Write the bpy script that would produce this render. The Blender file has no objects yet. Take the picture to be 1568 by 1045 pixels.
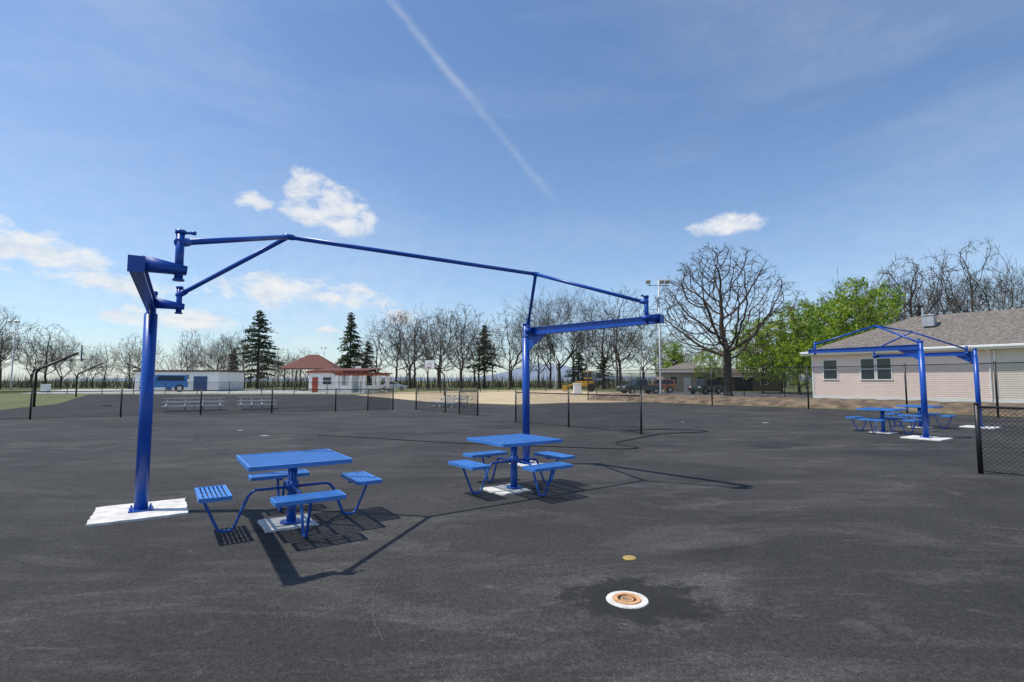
import bpy, math, random
from mathutils import Vector, Matrix, kdtree
R=math.radians
scene=bpy.context.scene
COL=scene.collection

# ------------------------------------------------------------------ helpers
class MB:
    def __init__(s): s.v=[];s.f=[];s.m=[];s.uv=[]
    def face(s,pts,mi=0,uv=None):
        b=len(s.v); s.v+= [tuple(p) for p in pts]; s.f.append(tuple(range(b,b+len(pts)))); s.m.append(mi); s.uv.append(uv)
    def box(s,c,sz,mi=0,rz=0,M=None):
        hx,hy,hz=sz[0]/2,sz[1]/2,sz[2]/2
        M=M or Matrix.Rotation(rz,3,'Z'); c=Vector(c); b=len(s.v)
        for x,y,z in ((-1,-1,-1),(1,-1,-1),(1,1,-1),(-1,1,-1),(-1,-1,1),(1,-1,1),(1,1,1),(-1,1,1)):
            s.v.append(tuple(c+M@Vector((x*hx,y*hy,z*hz))))
        for q in ((0,3,2,1),(4,5,6,7),(0,1,5,4),(1,2,6,5),(2,3,7,6),(3,0,4,7)):
            s.f.append(tuple(b+i for i in q)); s.m.append(mi); s.uv.append(None)
    def beam(s,a,b_,w,h,w2=None,h2=None,mi=0):
        a=Vector(a);b_=Vector(b_);w2=w if w2 is None else w2;h2=h if h2 is None else h2
        t=(b_-a).normalized(); sd=t.cross(Vector((0,0,1))).normalized(); up=sd.cross(t)
        b=len(s.v)
        for p,ww,hh in ((a,w,h),(b_,w2,h2)):
            for i,j in ((-1,-1),(1,-1),(1,1),(-1,1)):
                s.v.append(tuple(p+sd*(i*ww/2)+up*(j*hh/2)))
        for q in ((0,1,2,3),(7,6,5,4),(0,4,5,1),(1,5,6,2),(2,6,7,3),(3,7,4,0)):
            s.f.append(tuple(b+i for i in q)); s.m.append(mi); s.uv.append(None)
    def tube(s,pts,r,n=8,mi=0,cap=True):
        pts=[Vector(p) for p in pts]; k=len(pts)
        rs=r if isinstance(r,(list,tuple)) else [r]*k
        u=None;b=len(s.v)
        for i,p in enumerate(pts):
            if i==0:t=pts[1]-pts[0]
            elif i==k-1:t=pts[-1]-pts[-2]
            else:t=(pts[i]-pts[i-1]).normalized()+(pts[i+1]-pts[i]).normalized()
            if t.length<1e-9:t=Vector((0,0,1))
            t.normalize()
            if u is None:
                u=t.cross(Vector((0,0,1)) if abs(t.z)<.9 else Vector((1,0,0))).normalized()
            else:
                u=(u-t*u.dot(t))
                if u.length<1e-6:u=t.cross(Vector((1,0,0)))
                u.normalize()
            w=t.cross(u)
            for j in range(n):
                a=2*math.pi*j/n
                s.v.append(tuple(p+(u*math.cos(a)+w*math.sin(a))*rs[i]))
        for i in range(k-1):
            for j in range(n):
                s.f.append((b+i*n+j,b+i*n+(j+1)%n,b+(i+1)*n+(j+1)%n,b+(i+1)*n+j)); s.m.append(mi); s.uv.append(None)
        if cap:
            s.f.append(tuple(b+j for j in reversed(range(n)))); s.m.append(mi); s.uv.append(None)
            s.f.append(tuple(b+(k-1)*n+j for j in range(n))); s.m.append(mi); s.uv.append(None)
    def mesh(s,name,mats,smooth=False):
        me=bpy.data.meshes.new(name); me.from_pydata(s.v,[],s.f)
        for m in mats: me.materials.append(m)
        me.polygons.foreach_set('material_index',s.m)
        if any(u is not None for u in s.uv):
            l=me.uv_layers.new(name='UVMap')
            for p,u in zip(me.polygons,s.uv):
                if u is not None:
                    for li,c in zip(p.loop_indices,u): l.data[li].uv=c
        if smooth:
            me.polygons.foreach_set('use_smooth',[len(f)<=4 for f in s.f])
        me.update(); return me
    def obj(s,name,mats,parent=None,smooth=False,loc=None,rz=0,bevel=0):
        o=bpy.data.objects.new(name,s.mesh(name,mats,smooth)); COL.objects.link(o)
        if parent: o.parent=parent
        if loc: o.location=loc
        o.rotation_euler[2]=rz
        if bevel:
            m=o.modifiers.new('b','BEVEL'); m.width=bevel; m.segments=2; m.limit_method='ANGLE'
        return o
def empty(name,loc=(0,0,0),rz=0):
    e=bpy.data.objects.new(name,None); COL.objects.link(e); e.location=loc; e.rotation_euler[2]=rz; e.empty_display_size=.2
    return e

def mat(name,col,rough=.7,metal=0,var=.12,scale=3,col2=None,bump=0,bscale=40,spec=None,coat=0,detail=5,trans=0):
    m=bpy.data.materials.new(name); m.use_nodes=True; nt=m.node_tree; N=nt.nodes; L=nt.links
    b=N['Principled BSDF']; b.inputs['Roughness'].default_value=rough; b.inputs['Metallic'].default_value=metal
    if spec is not None: b.inputs['Specular IOR Level'].default_value=spec
    if coat: b.inputs['Coat Weight'].default_value=coat; b.inputs['Coat Roughness'].default_value=.15
    tc=N.new('ShaderNodeTexCoord'); nz=N.new('ShaderNodeTexNoise'); nz.inputs['Scale'].default_value=scale; nz.inputs['Detail'].default_value=detail
    L.new(tc.outputs['Object'],nz.inputs['Vector'])
    rp=N.new('ShaderNodeValToRGB'); rp.color_ramp.elements[0].position=.3; rp.color_ramp.elements[1].position=.7
    c1=[c*(1-var) for c in col]; c2=col2 if col2 else [c*(1+var) for c in col]
    rp.color_ramp.elements[0].color=(*c1,1); rp.color_ramp.elements[1].color=(*c2,1)
    L.new(nz.outputs['Fac'],rp.inputs[0]); L.new(rp.outputs[0],b.inputs['Base Color'])
    if bump:
        n2=N.new('ShaderNodeTexNoise'); n2.inputs['Scale'].default_value=bscale; n2.inputs['Detail'].default_value=4
        L.new(tc.outputs['Object'],n2.inputs['Vector'])
        bp=N.new('ShaderNodeBump'); bp.inputs['Strength'].default_value=bump; bp.inputs['Distance'].default_value=.02
        L.new(n2.outputs['Fac'],bp.inputs['Height']); L.new(bp.outputs[0],b.inputs['Normal'])
    if trans:
        tr=N.new('ShaderNodeBsdfTranslucent'); L.new(rp.outputs[0],tr.inputs['Color']); mx=N.new('ShaderNodeMixShader'); mx.inputs[0].default_value=trans
        L.new(b.outputs[0],mx.inputs[1]); L.new(tr.outputs[0],mx.inputs[2]); L.new(mx.outputs[0],N['Material Output'].inputs['Surface'])
    return m

BLUE=mat('blue_powder_coat',(.006,.072,.38),.34,var=.12,scale=4,bump=.05,bscale=90)
BLUET=mat('blue_table_coat_sky_lit',(.045,.20,.56),.42,var=.14,scale=7,spec=.7)  # table tops and seats: sky reflection painted in as a paler base blue
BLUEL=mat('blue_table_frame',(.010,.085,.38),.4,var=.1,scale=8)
CONC=mat('concrete_pad',(.62,.60,.56),.85,var=.2,scale=7,bump=.5,bscale=60,detail=9)
CONCD=mat('dusty_sleeve_cap',(.34,.33,.31),.9,var=.2,scale=9)
BLACK=mat('black_fence_paint',(.012,.012,.013),.45)
ALU=mat('aluminium',(.55,.56,.57),.4,metal=.6,var=.08)
STEEL=mat('galvanised_steel',(.45,.46,.47),.5,metal=.5)
WHITE=mat('white_paint',(.78,.78,.76),.6,var=.06)
GLASS=mat('window_glass',(.03,.04,.05),.08,var=.2)
BARK=mat('bare_bark',(.065,.052,.042),.9,var=.25,scale=2,bump=.5,bscale=15)
TWIG=mat('twig_bark',(.085,.066,.052),.95,var=.3,scale=1)
RED=mat('red_paint',(.35,.05,.02),.5)
RUBBER=mat('rubber',(.015,.015,.015),.8)
BRASS=mat('brass_cap',(.55,.36,.10),.4,metal=.3)
ORANGE=mat('orange_ring',(.58,.32,.15),.6,var=.3,scale=30)

# ------------------------------------------------------------------ ground
def node_ground():
    m=bpy.data.materials.new('asphalt'); m.use_nodes=True; nt=m.node_tree;N=nt.nodes;L=nt.links
    b=N['Principled BSDF']; b.inputs['Roughness'].default_value=.85; b.inputs['Specular IOR Level'].default_value=.28
    tc=N.new('ShaderNodeTexCoord')
    def noise(sc,det=6,rough=.55,dist=0,vec=None):
        n=N.new('ShaderNodeTexNoise'); n.inputs['Scale'].default_value=sc;n.inputs['Detail'].default_value=det
        n.inputs['Roughness'].default_value=rough;n.inputs['Distortion'].default_value=dist
        L.new(vec or tc.outputs['Object'],n.inputs['Vector']); return n.outputs['Fac']
    def ramp(f,a,b_,c0,c1):
        r=N.new('ShaderNodeValToRGB'); r.color_ramp.elements[0].position=a;r.color_ramp.elements[1].position=b_
        r.color_ramp.elements[0].color=c0;r.color_ramp.elements[1].color=c1; L.new(f,r.inputs[0]); return r.outputs[0]
    def mix(t,f,a,b_):
        x=N.new('ShaderNodeMix'); x.data_type='RGBA'; x.blend_type=t
        if isinstance(f,float): x.inputs[0].default_value=f
        else: L.new(f,x.inputs[0])
        for i,v in ((6,a),(7,b_)):
            if isinstance(v,tuple): x.inputs[i].default_value=v
            else: L.new(v,x.inputs[i])
        return x.outputs[2]
    def g(v,a=1): return (v,v,v,a)
    def mapping(rot,scl,loc=(0,0,0)):
        mp=N.new('ShaderNodeMapping'); mp.inputs['Rotation'].default_value=(0,0,R(rot)); mp.inputs['Scale'].default_value=scl; mp.inputs['Location'].default_value=loc
        L.new(tc.outputs['Object'],mp.inputs['Vector']); return mp.outputs[0]
    base=ramp(noise(.28,8,.62,.8),.32,.70,(.023,.0222,.0215,1),(.050,.048,.0455,1))
    mA=mapping(20,(.45,1.2,1)); mB=mapping(-30,(.6,1.3,1),(3,8,0)); mC=mapping(55,(.35,1.5,1),(9,2,0))
    c=mix('MIX',ramp(noise(.6,10,.72,1.2,mA),.50,.74,g(0),g(.60)),base,(.120,.113,.104,1))
    c=mix('MIX',ramp(noise(1.1,10,.74,1.6,mB),.55,.76,g(0),g(.50)),c,(.145,.137,.125,1))
    c=mix('MIX',ramp(noise(2.6,9,.75,2.0,mC),.58,.80,g(0),g(.50)),c,(.17,.16,.148,1))
    c=mix('MIX',ramp(noise(.42,7,.65,.5,mB),.32,.44,g(.65),g(0)),c,(.019,.0185,.018,1))
    sp=ramp(noise(120,3,.75),.34,.70,g(.22),g(2.2)); c=mix('MULTIPLY',.85,c,sp)
    sp2=ramp(noise(24,5,.8),.35,.68,g(.55),g(1.5)); c=mix('MULTIPLY',.75,c,sp2)
    vo=N.new('ShaderNodeTexVoronoi'); vo.inputs['Scale'].default_value=14; L.new(tc.outputs['Object'],vo.inputs['Vector'])
    fl=ramp(vo.outputs['Distance'],.03,.06,g(1),g(0)); gate=ramp(noise(3.1,2),.56,.60,g(0),g(.9))
    c=mix('MIX',mix('MULTIPLY',1.0,fl,gate),c,(.24,.23,.21,1))
    vm=N.new('ShaderNodeVectorMath'); vm.operation='SUBTRACT'; vm.inputs[1].default_value=(.95,4.1,0); L.new(tc.outputs['Object'],vm.inputs[0])
    ms=N.new('ShaderNodeVectorMath'); ms.operation='MULTIPLY'; ms.inputs[1].default_value=(.85,1.05,0); L.new(vm.outputs[0],ms.inputs[0])
    ln=N.new('ShaderNodeVectorMath'); ln.operation='LENGTH'; L.new(ms.outputs[0],ln.inputs[0])
    ad=N.new('ShaderNodeMath'); ad.operation='MULTIPLY_ADD'; L.new(noise(3,5,.65),ad.inputs[0]); ad.inputs[1].default_value=1.0; L.new(ln.outputs['Value'],ad.inputs[2])
    damp=ramp(ad.outputs[0],.86,.98,g(.8),g(0))
    c=mix('MIX',damp,c,(.015,.015,.015,1))
    L.new(c,b.inputs['Base Color'])
    bp=N.new('ShaderNodeBump'); bp.inputs['Strength'].default_value=.8; bp.inputs['Distance'].default_value=.008
    L.new(noise(90,3,.7),bp.inputs['Height']); L.new(bp.outputs[0],b.inputs['Normal'])
    return m
ASPH=node_ground()
GRASS=mat('grass_ground',(.11,.15,.04),.95,var=.3,scale=.25,col2=(.20,.20,.085),bump=.6,bscale=20,detail=9)
SAND=mat('sand_lot',(.46,.36,.22),.95,var=.14,scale=.4,detail=9,bump=.5,bscale=8)
DECK=mat('pool_deck_concrete',(.55,.55,.52),.85,var=.06,scale=.3)
ROADM=mat('road_asphalt',(.11,.11,.11),.9,var=.15,scale=.5)
LEAFLIT=mat('leaf_litter',(.13,.09,.06),.97,var=.4,scale=1.6,col2=(.30,.22,.14),bump=.8,bscale=14,detail=10)

def sheet(name,pts,z,m):
    b=MB(); b.face([(x,y,z) for x,y in pts]); return b.obj(name,[m])
sheet('ground',[(-4000,-4000),(4000,-4000),(4000,4000),(-4000,4000)],0,GRASS)
sheet('asphalt_lot',[(-80,-30),(60,-30),(25.5,17),(22,24),(20.6,27.3),(17.6,31),(13.6,35),(9.8,40),(4,38.5),(0,35.5),(-7,41),(-14,60),(-50,62),(-32,37),(-25,20.5),(-42,11),(-80,-8)],.004,ASPH)
sheet('sand_lot',[(-18,60),(-17,72),(-8,86),(10,92),(18,62),(11,45),(9.6,40.2),(3.9,38.8),(0.2,36),(-6.6,41)],.009,SAND)
sheet('pool_deck',[(-62,66),(-19,66),(-22,100),(-85,100)],.006,DECK)
sheet('service_road',[(12.5,50),(48,46),(70,60),(17,80)],.006,ROADM)
def ribbon(name,pts,w,m,z=.008,seed=1,jit=.02):
    r=random.Random(seed); P=[]
    for i in range(len(pts)-1):
        for k in range(14):
            t=k/14; P.append(Vector((pts[i][0]*(1-t)+pts[i+1][0]*t+r.uniform(-jit,jit),pts[i][1]*(1-t)+pts[i+1][1]*t+r.uniform(-jit,jit),z)))
    P.append(Vector((*pts[-1],z))); b=MB()
    for i in range(len(P)-1):
        d=(P[i+1]-P[i]).normalized(); n=Vector((-d.y,d.x,0)); wa=w*r.uniform(.5,1)/2;wb=w*r.uniform(.5,1)/2
        b.face([P[i]-n*wa,P[i+1]-n*wb,P[i+1]+n*wb,P[i]+n*wa])
    return b.obj(name,[m])
CRK=mat('crack_sealant',(.012,.012,.012),.6)
SCR=mat('chalky_scratch',(.11,.105,.10),.9)
ribbon('pavement_crack',[(-9.8,16.4),(-8.6,14.4),(-7.0,12.4),(-5.6,11.0)],.03,CRK,seed=2,jit=.05)
ribbon('pavement_crack',[(-19,15.8),(-14.5,14.6),(-11,14.9),(-8.8,14.6)],.035,CRK,seed=3,jit=.06)
ribbon('pavement_crack',[(1.5,17.5),(5.5,19.8),(9.5,19.0)],.03,CRK,seed=4,jit=.05)
ribbon('surface_scratch',[(-1.09,4.55),(-1.08,4.2),(-.96,3.75),(-.82,3.45)],.005,SCR,seed=5,jit=.006)

rng=random.Random(5)
bl=[(6.5,46),(9.9,41),(14.1,35.8),(18.3,31.7),(21.4,28.2),(22.8,24.4),(26.2,17.6),(34,5)]
fine=[]
for i in range(len(bl)-1):
    for k in range(16):
        t=k/16; fine.append(Vector((bl[i][0]*(1-t)+bl[i+1][0]*t,bl[i][1]*(1-t)+bl[i+1][1]*t,0)))
b=MB(); rows=[]
for i,p in enumerate(fine):
    q=fine[min(i+1,len(fine)-1)]-fine[max(i-1,0)]; n=Vector((-q.y,q.x,0)).normalized(); n=-n if n.dot(Vector((1,1,0)))<0 else n
    row=[]
    for j in range(13):
        s=j/12; h=.48*math.sin(math.pi*min(1,s*1.0))**.8+rng.uniform(-.04,.06)
        if j in(0,12):h=-.02
        row.append(p+n*(s*6.5+rng.uniform(-.1,.1)*(j>0)+(rng.uniform(0,.3) if j==0 else 0))+Vector((0,0,h)))
    rows.append(row)
for i in range(len(rows)-1):
    for j in range(12): b.face([rows[i][j],rows[i+1][j],rows[i+1][j+1],rows[i][j+1]])
b.obj('leaf_covered_bank',[LEAFLIT])

b=MB(); n=80; prev=None
for i in range(n+1):
    x=-2500+5600*i/n
    h=20+78*math.exp(-((x-200)/260)**2)+15*math.exp(-((x-1200)/500)**2)+4*math.sin(x/170)
    cur=[(x,2700,-5),(x,2900,h*.7),(x,3050,h)]
    if prev:
        for k in range(2): b.face([prev[k],cur[k],cur[k+1],prev[k+1]])
    prev=cur
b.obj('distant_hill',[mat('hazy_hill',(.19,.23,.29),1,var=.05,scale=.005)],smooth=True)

# ------------------------------------------------------------------ shade structures
def pad(name,x,y,s,rz,parent=None,h=.03,seed=1):
    r=random.Random(seed); b=MB(); pts=[]
    for k in range(4):
        a=[(-1,-1),(1,-1),(1,1),(-1,1)]; p0=a[k];p1=a[(k+1)%4]
        for i in range(9):
            t=i/9; px=(p0[0]*(1-t)+p1[0]*t)*s/2; py=(p0[1]*(1-t)+p1[1]*t)*s/2
            pts.append((px+r.uniform(-.016,.016),py+r.uniform(-.016,.016)))
    b.face([(p[0],p[1],h) for p in pts])
    for i in range(len(pts)):
        p=pts[i];q=pts[(i+1)%len(pts)]
        b.face([(p[0]*1.01,p[1]*1.01,.0),(q[0]*1.01,q[1]*1.01,.0),(q[0],q[1],h),(p[0],p[1],h)])
    return b.obj(name,[CONC],parent,loc=(x,y,0),rz=rz)

def shade(P1,P2,a1,a2,off1,off2,pads):
    e=empty('cantilever_shade_frame')
    P=[Vector((*P1,0)),Vector((*P2,0))]; A=[P[0]+Vector((*a1,0)),P[1]+Vector((*a2,0))]
    d=(P[1]-P[0]).normalized(); inner=[d,-d]; K=[]
    za=2.62
    for i in range(2):
        p=P[i];a=A[i];n=inner[i]; t=(a-p).normalized()
        b=MB(); b.tube([p+Vector((0,0,.02)),p+Vector((0,0,2.50))],.074,20); b.tube([p+Vector((0,0,2.50)),p+Vector((0,0,2.52)),p+Vector((0,0,2.78))],[.074,.056,.056],16)
        b.tube([p+Vector((0,0,2.76)),p+Vector((0,0,2.80))],.064,16)
        b.obj('post',[BLUE],e,smooth=True)
        b=MB(); s0=p+t*.06+Vector((0,0,za)); s1=a+t*.05+Vector((0,0,za))
        b.beam(s0,s1,.05,.13,.05,.10)
        b.beam(s0+Vector((0,0,.070)),s1+Vector((0,0,.056)),.10,.012)
        b.beam(s0+Vector((0,0,-.070)),s1+Vector((0,0,-.056)),.10,.012)
        b.beam(s1,s1+t*.012,.12,.14)
        g=p+t*.07+Vector((0,0,za-.076)); sd=t.cross(Vector((0,0,1)))*.012
        b.face([g,g+t*.5,g+Vector((0,0,-.30))])
        b.face([g+sd,g+sd+Vector((0,0,-.30)),g+sd+t*.5])
        b.face([g+sd+t*.5,g+sd+Vector((0,0,-.30)),g+Vector((0,0,-.30)),g+t*.5])
        b.obj('cantilever_arm',[BLUE],e)
        mid=(p+a)/2; k=mid+n*(off1,off2)[i]+Vector((0,0,3.43)); K.append(k)
        for j,(q,dn) in enumerate(((p+t*(.12 if i==0 else .2),.30 if i==0 else .12),(a,.30))):
            b=MB(); u=q+n*dn
            c0=q+n*.03+Vector((0,0,za)); c1=u+n*.06+Vector((0,0,za))
            b.beam(c0+Vector((0,0,.02)),c1+Vector((0,0,-.005)),.10,.13,.08,.07)
            top=.33 if j==1 else .24
            b.tube([u+Vector((0,0,za-.09)),u+Vector((0,0,za+top))],.034,14)
            b.tube([u+Vector((0,0,za+top-.01)),u+Vector((0,0,za+top+.02))],.043,14)
            if j==1: b.tube([u+Vector((0,0,za+top)),u+n*.1+Vector((0,0,za+top+.01))],.012,8); b.box(u+n*.1+Vector((0,0,za+top+.012)),(.03,.03,.03))
            b.tube([u+Vector((0,0,za-.10)),u+Vector((0,0,za-.085))],.046,14)
            b.obj('corner_bracket',[BLUE],e,smooth=True)
            b=MB(); s=u+Vector((0,0,za+top-.09)); b.tube([s,s+(k-s)*.5,k],.028,12); b.tube([s-(k-s).normalized()*.03,s+(k-s).normalized()*.10],.038,12); b.obj('hip_rafter',[BLUE],e,smooth=True)
    b=MB(); b.tube([K[0],(K[0]+K[1])/2,K[1]],.030,12)
    for k in K: b.tube([k-d*.06,k+d*.06],.037,12)
    b.obj('ridge_tube',[BLUE],e,smooth=True)
    for i in range(2):
        if pads[i]: pad('footing_pad',P[i].x,P[i].y,pads[i],R(34),e,seed=i+3)
        b=MB(); M=Matrix.Rotation(R(34),3,'Z')
        zb=.03
        b.box((P[i].x,P[i].y,zb+.009),(.25,.25,.018),rz=R(34))
        for sx in(-1,1):
            for sy in(-1,1):
                q=P[i]+M@Vector((sx*.10,sy*.10,0)); b.tube([q+Vector((0,0,zb+.01)),q+Vector((0,0,zb+.05))],.011,6)
        b.obj('base_plate',[BLUE],e)
    return e
shade((-4.66,6.70),(.28,10.45),(1.50,-2.36),(2.05,-2.2),1.42,1.14,(.97,.5))
shade((11.8,15.05),(16.5,18.6),(-1.8,2.4),(-1.85,2.35),1.2,1.15,(.95,.95))

# ------------------------------------------------------------------ picnic tables
def table_mesh():
    parts=[]
    b=MB(); W=1.05; z=.755; n=24; pit=W/n
    for i in range(n):
        b.box((0,-W/2+pit*(i+.5),z),(W-.04,pit*.56,.010))
    for y in(-1,1): b.box((0,y*(W/2-.004),z-.012),(W,.022,.045)); b.box((y*(W/2-.004),0,z-.012),(.022,W-.03,.045))
    for x in(-.3,0,.3): b.box((x,0,z-.022),(.03,W-.06,.028))
    for s in(-1,1): b.box((0,0,z-.05),(.9,.04,.025),rz=s*R(45))
    parts.append(('table_top',b,0))
    b=MB(); b.tube([(0,0,.03),(0,0,.72)],.052,16); b.tube([(0,0,.03),(0,0,.045)],.12,16); b.tube([(0,0,.40),(0,0,.50)],.07,16)
    b.tube([(0,0,.68),(0,0,.72)],.10,16)
    parts.append(('pedestal',b,1))
    for k in range(4):
        b=MB(); L=.68;w=.29; M=Matrix.Rotation(k*math.pi/2,3,'Z'); r0=.80; zs=.455; m=7
        def T(x,y,zz): return M@Vector((x,y,zz))
        for i in range(m):
            b.box(T(r0-w/2+w/m*(i+.5),0,zs),(w/m*.58,L-.03,.01),M=M)
        for s in(-1,1):
            b.box(T(r0+s*(w/2-.004),0,zs-.012),(.02,L,.042),M=M); b.box(T(r0,s*(L/2-.004),zs-.012),(w-.03,.02,.042),M=M)
        b.box(T(r0,.17,zs-.02),(w-.04,.03,.02),M=M); b.box(T(r0,-.17,zs-.02),(w-.04,.03,.02),M=M)
        parts.append(('seat_%d'%(k+1),b,0))
        b=MB()
        pts=[(.05,.43),(.38,.43),(.42,.415),(.46,.37),(.58,.08),(.60,.045),(.635,.028),(.70,.028),(.735,.045),(.755,.08),(.895,.40),(.905,.435)]
        b.tube([T(x,0,zz) for x,zz in pts],.0155,10)
        b.box(T(.78,0,zs-.045),(.26,.03,.02),M=M)
        b.tube([T(.78,-.24,zs-.04),T(.78,.24,zs-.04)],.012,8)
        parts.append(('seat_support_%d'%(k+1),b,1))
    return parts
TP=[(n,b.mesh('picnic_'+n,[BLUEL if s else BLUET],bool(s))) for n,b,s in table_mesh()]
def table(x,y,rz,padoff=(0,0),ps=.6,seed=1):
    e=empty('picnic_table',(x,y,0),rz)
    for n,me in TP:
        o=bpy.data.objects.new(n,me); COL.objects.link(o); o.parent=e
    pad('concrete_footing',padoff[0],padoff[1],ps,0,e,.025,seed)
table(-2.54,6.15,R(34),(-.03,.05),.54,1)
table(.03,8.09,R(36),(-.15,.0),.54,2)
table(11.75,16.7,R(34),seed=3)
table(14.4,18.6,R(34),seed=4)

# ------------------------------------------------------------------ ground fixtures
e=empty('drain_sleeve',(.867,4.07,0))
b=MB(); n=40
def ring(b,r0,r1,z0,z1,mi):
    for i in range(n):
        a=2*math.pi*i/n;c=2*math.pi*(i+1)/n
        b.face([(r0*math.cos(a),r0*math.sin(a),z0),(r1*math.cos(a),r1*math.sin(a),z1),(r1*math.cos(c),r1*math.sin(c),z1),(r0*math.cos(c),r0*math.sin(c),z0)],mi)
ring(b,.160,.154,.0,.010,0); ring(b,.154,.110,.010,.011,0); ring(b,.110,.106,.011,.004,0); b.obj('concrete_ring',[CONC],e)
b=MB(); ring(b,.106,.102,.004,.018,0); ring(b,.102,.074,.018,.018,0); ring(b,.074,.070,.018,.000,0); ring(b,.070,.052,.000,.001,0); ring(b,.052,.048,.001,.012,0); ring(b,.048,.038,.012,.012,0); ring(b,.038,.036,.012,.001,0); b.obj('orange_collar',[ORANGE],e)
b=MB(); ring(b,.037,.0001,.006,.006,0); b.obj('sleeve_plug',[mat('rusty_plug',(.26,.17,.10),.7,var=.3,scale=40)],e)
b=MB(); b.tube([(1.09,4.99,.003),(1.09,4.99,.010),(1.09,4.99,.016)],[.062,.062,.05],24); b.obj('brass_floor_cap',[BRASS])
for i,(x,y,r) in enumerate([(-7.4,15.8,.12),(-9.0,17.5,.10),(9.9,20.6,.13),(6.8,21,.09)]):
    b=MB(); b.tube([(x,y,.003),(x,y,.009)],r,16); b.obj('concrete_sleeve_cap',[CONCD])
def smooth_curve(pts,k=10):
    P=[Vector(p) for p in pts]; out=[]
    for i in range(len(P)-1):
        p0=P[max(i-1,0)];p1=P[i];p2=P[i+1];p3=P[min(i+2,len(P)-1)]
        for j in range(k):
            t=j/k; out.append(.5*((2*p1)+(p2-p0)*t+(2*p0-5*p1+4*p2-p3)*t*t+(3*p1-p0-3*p2+p3)*t**3))
    out.append(P[-1]); return out
b=MB(); b.tube(smooth_curve([(-5.8,15.8,.016),(-4,15.1,.016),(-2.2,14.2,.016),(-.6,13.6,.016),(1.2,13.1,.016),(2.6,12.7,.016),(3.1,13.0,.016),(2.7,13.8,.016),(3.4,14.8,.016),(4.6,16.2,.016),(6.3,17.0,.016),(5.4,17.8,.016),(3.6,17.2,.016)]),.013,6)
b.obj('hose',[RUBBER],smooth=True)

# ------------------------------------------------------------------ fences
def chainlink():
    m=bpy.data.materials.new('chain_link_mesh'); m.use_nodes=True; nt=m.node_tree;N=nt.nodes;L=nt.links
    b=N['Principled BSDF']; b.inputs['Base Color'].default_value=(.012,.012,.013,1); b.inputs['Roughness'].default_value=.5
    uv=N.new('ShaderNodeUVMap'); sp=N.new('ShaderNodeSeparateXYZ'); L.new(uv.outputs[0],sp.inputs[0])
    def M(op,a,b_=None):
        n=N.new('ShaderNodeMath'); n.operation=op
        for i,v in enumerate((a,b_)):
            if v is None: continue
            if isinstance(v,(int,float)): n.inputs[i].default_value=v
            else: L.new(v,n.inputs[i])
        return n.outputs[0]
    s=1/.075
    def lines(v):
        f=M('FRACT',M('MULTIPLY',v,s)); return M('LESS_THAN',f,.13)
    a=lines(M('ADD',sp.outputs[0],sp.outputs[1])); c=lines(M('SUBTRACT',sp.outputs[0],sp.outputs[1]))
    k=M('MAXIMUM',a,c)
    tr=N.new('ShaderNodeBsdfTransparent'); mx=N.new('ShaderNodeMixShader'); L.new(k,mx.inputs[0]); L.new(tr.outputs[0],mx.inputs[1]); L.new(b.outputs[0],mx.inputs[2])
    L.new(mx.outputs[0],N['Material Output'].inputs['Surface']); return m
LINK=chainlink()
def fence(pts,h,spacing=3.0,r=.03,name='chain_link_fence'):
    e=empty(name); posts=MB();rails=MB();mesh=MB()
    acc=0
    for i in range(len(pts)-1):
        a=Vector((*pts[i],0));c=Vector((*pts[i+1],0)); l=(c-a).length; k=max(1,round(l/spacing))
        for j in range(k+(1 if i==len(pts)-2 else 0)):
            p=a+(c-a)*(j/k); posts.tube([p,p+Vector((0,0,h+.03))],r,10); posts.tube([p+Vector((0,0,h+.03)),p+Vector((0,0,h+.06))],[r*1.2,r*.5],10)
        rails.tube([a+Vector((0,0,h-.02)),c+Vector((0,0,h-.02))],.02,8)
        rails.tube([a+Vector((0,0,.06)),c+Vector((0,0,.06))],.008,6)
        mesh.face([a+Vector((0,0,.04)),c+Vector((0,0,.04)),c+Vector((0,0,h)),a+Vector((0,0,h))],0,[(acc,0),(acc+l,0),(acc+l,h),(acc,h)]); acc+=l
    posts.obj('posts',[BLACK],e,smooth=True); rails.obj('rails',[BLACK],e,smooth=True); mesh.obj('mesh_panels',[LINK],e)
fence([(-41.3,11.1),(-20.4,22.3),(-6.7,29.6)],1.2,r=.035)
fence([(-5.4,29.6),(-3.45,27.2),(-1.6,24.6)],1.2,r=.035)
fence([(.15,20.9),(2.0,18.6),(3.97,16.2)],1.2,spacing=3)
fence([(8.3,9.4),(10.0,6.9),(13,2.6)],1.2,r=.04)
fence([(6.3,43.5),(9.6,39.2),(13.1,34.4),(17.2,30.5),(20.2,26.9),(21.6,23.4),(25,17),(32,4)],2.45,spacing=4,r=.042)
fence([(-6.7,29.6),(-7.9,28.8)],1.15,spacing=1.3,name='fence_gate')
fence([(-1.6,24.6),(-2.6,25.9)],1.15,spacing=1.4,name='fence_gate')
fence([(-95,62),(-50,64),(-14,62),(-2,76),(12,80)],1.5,spacing=4,r=.04)
fence([(9,56),(16,54),(30,50)],2.4,spacing=3.5,r=.04)

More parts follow.
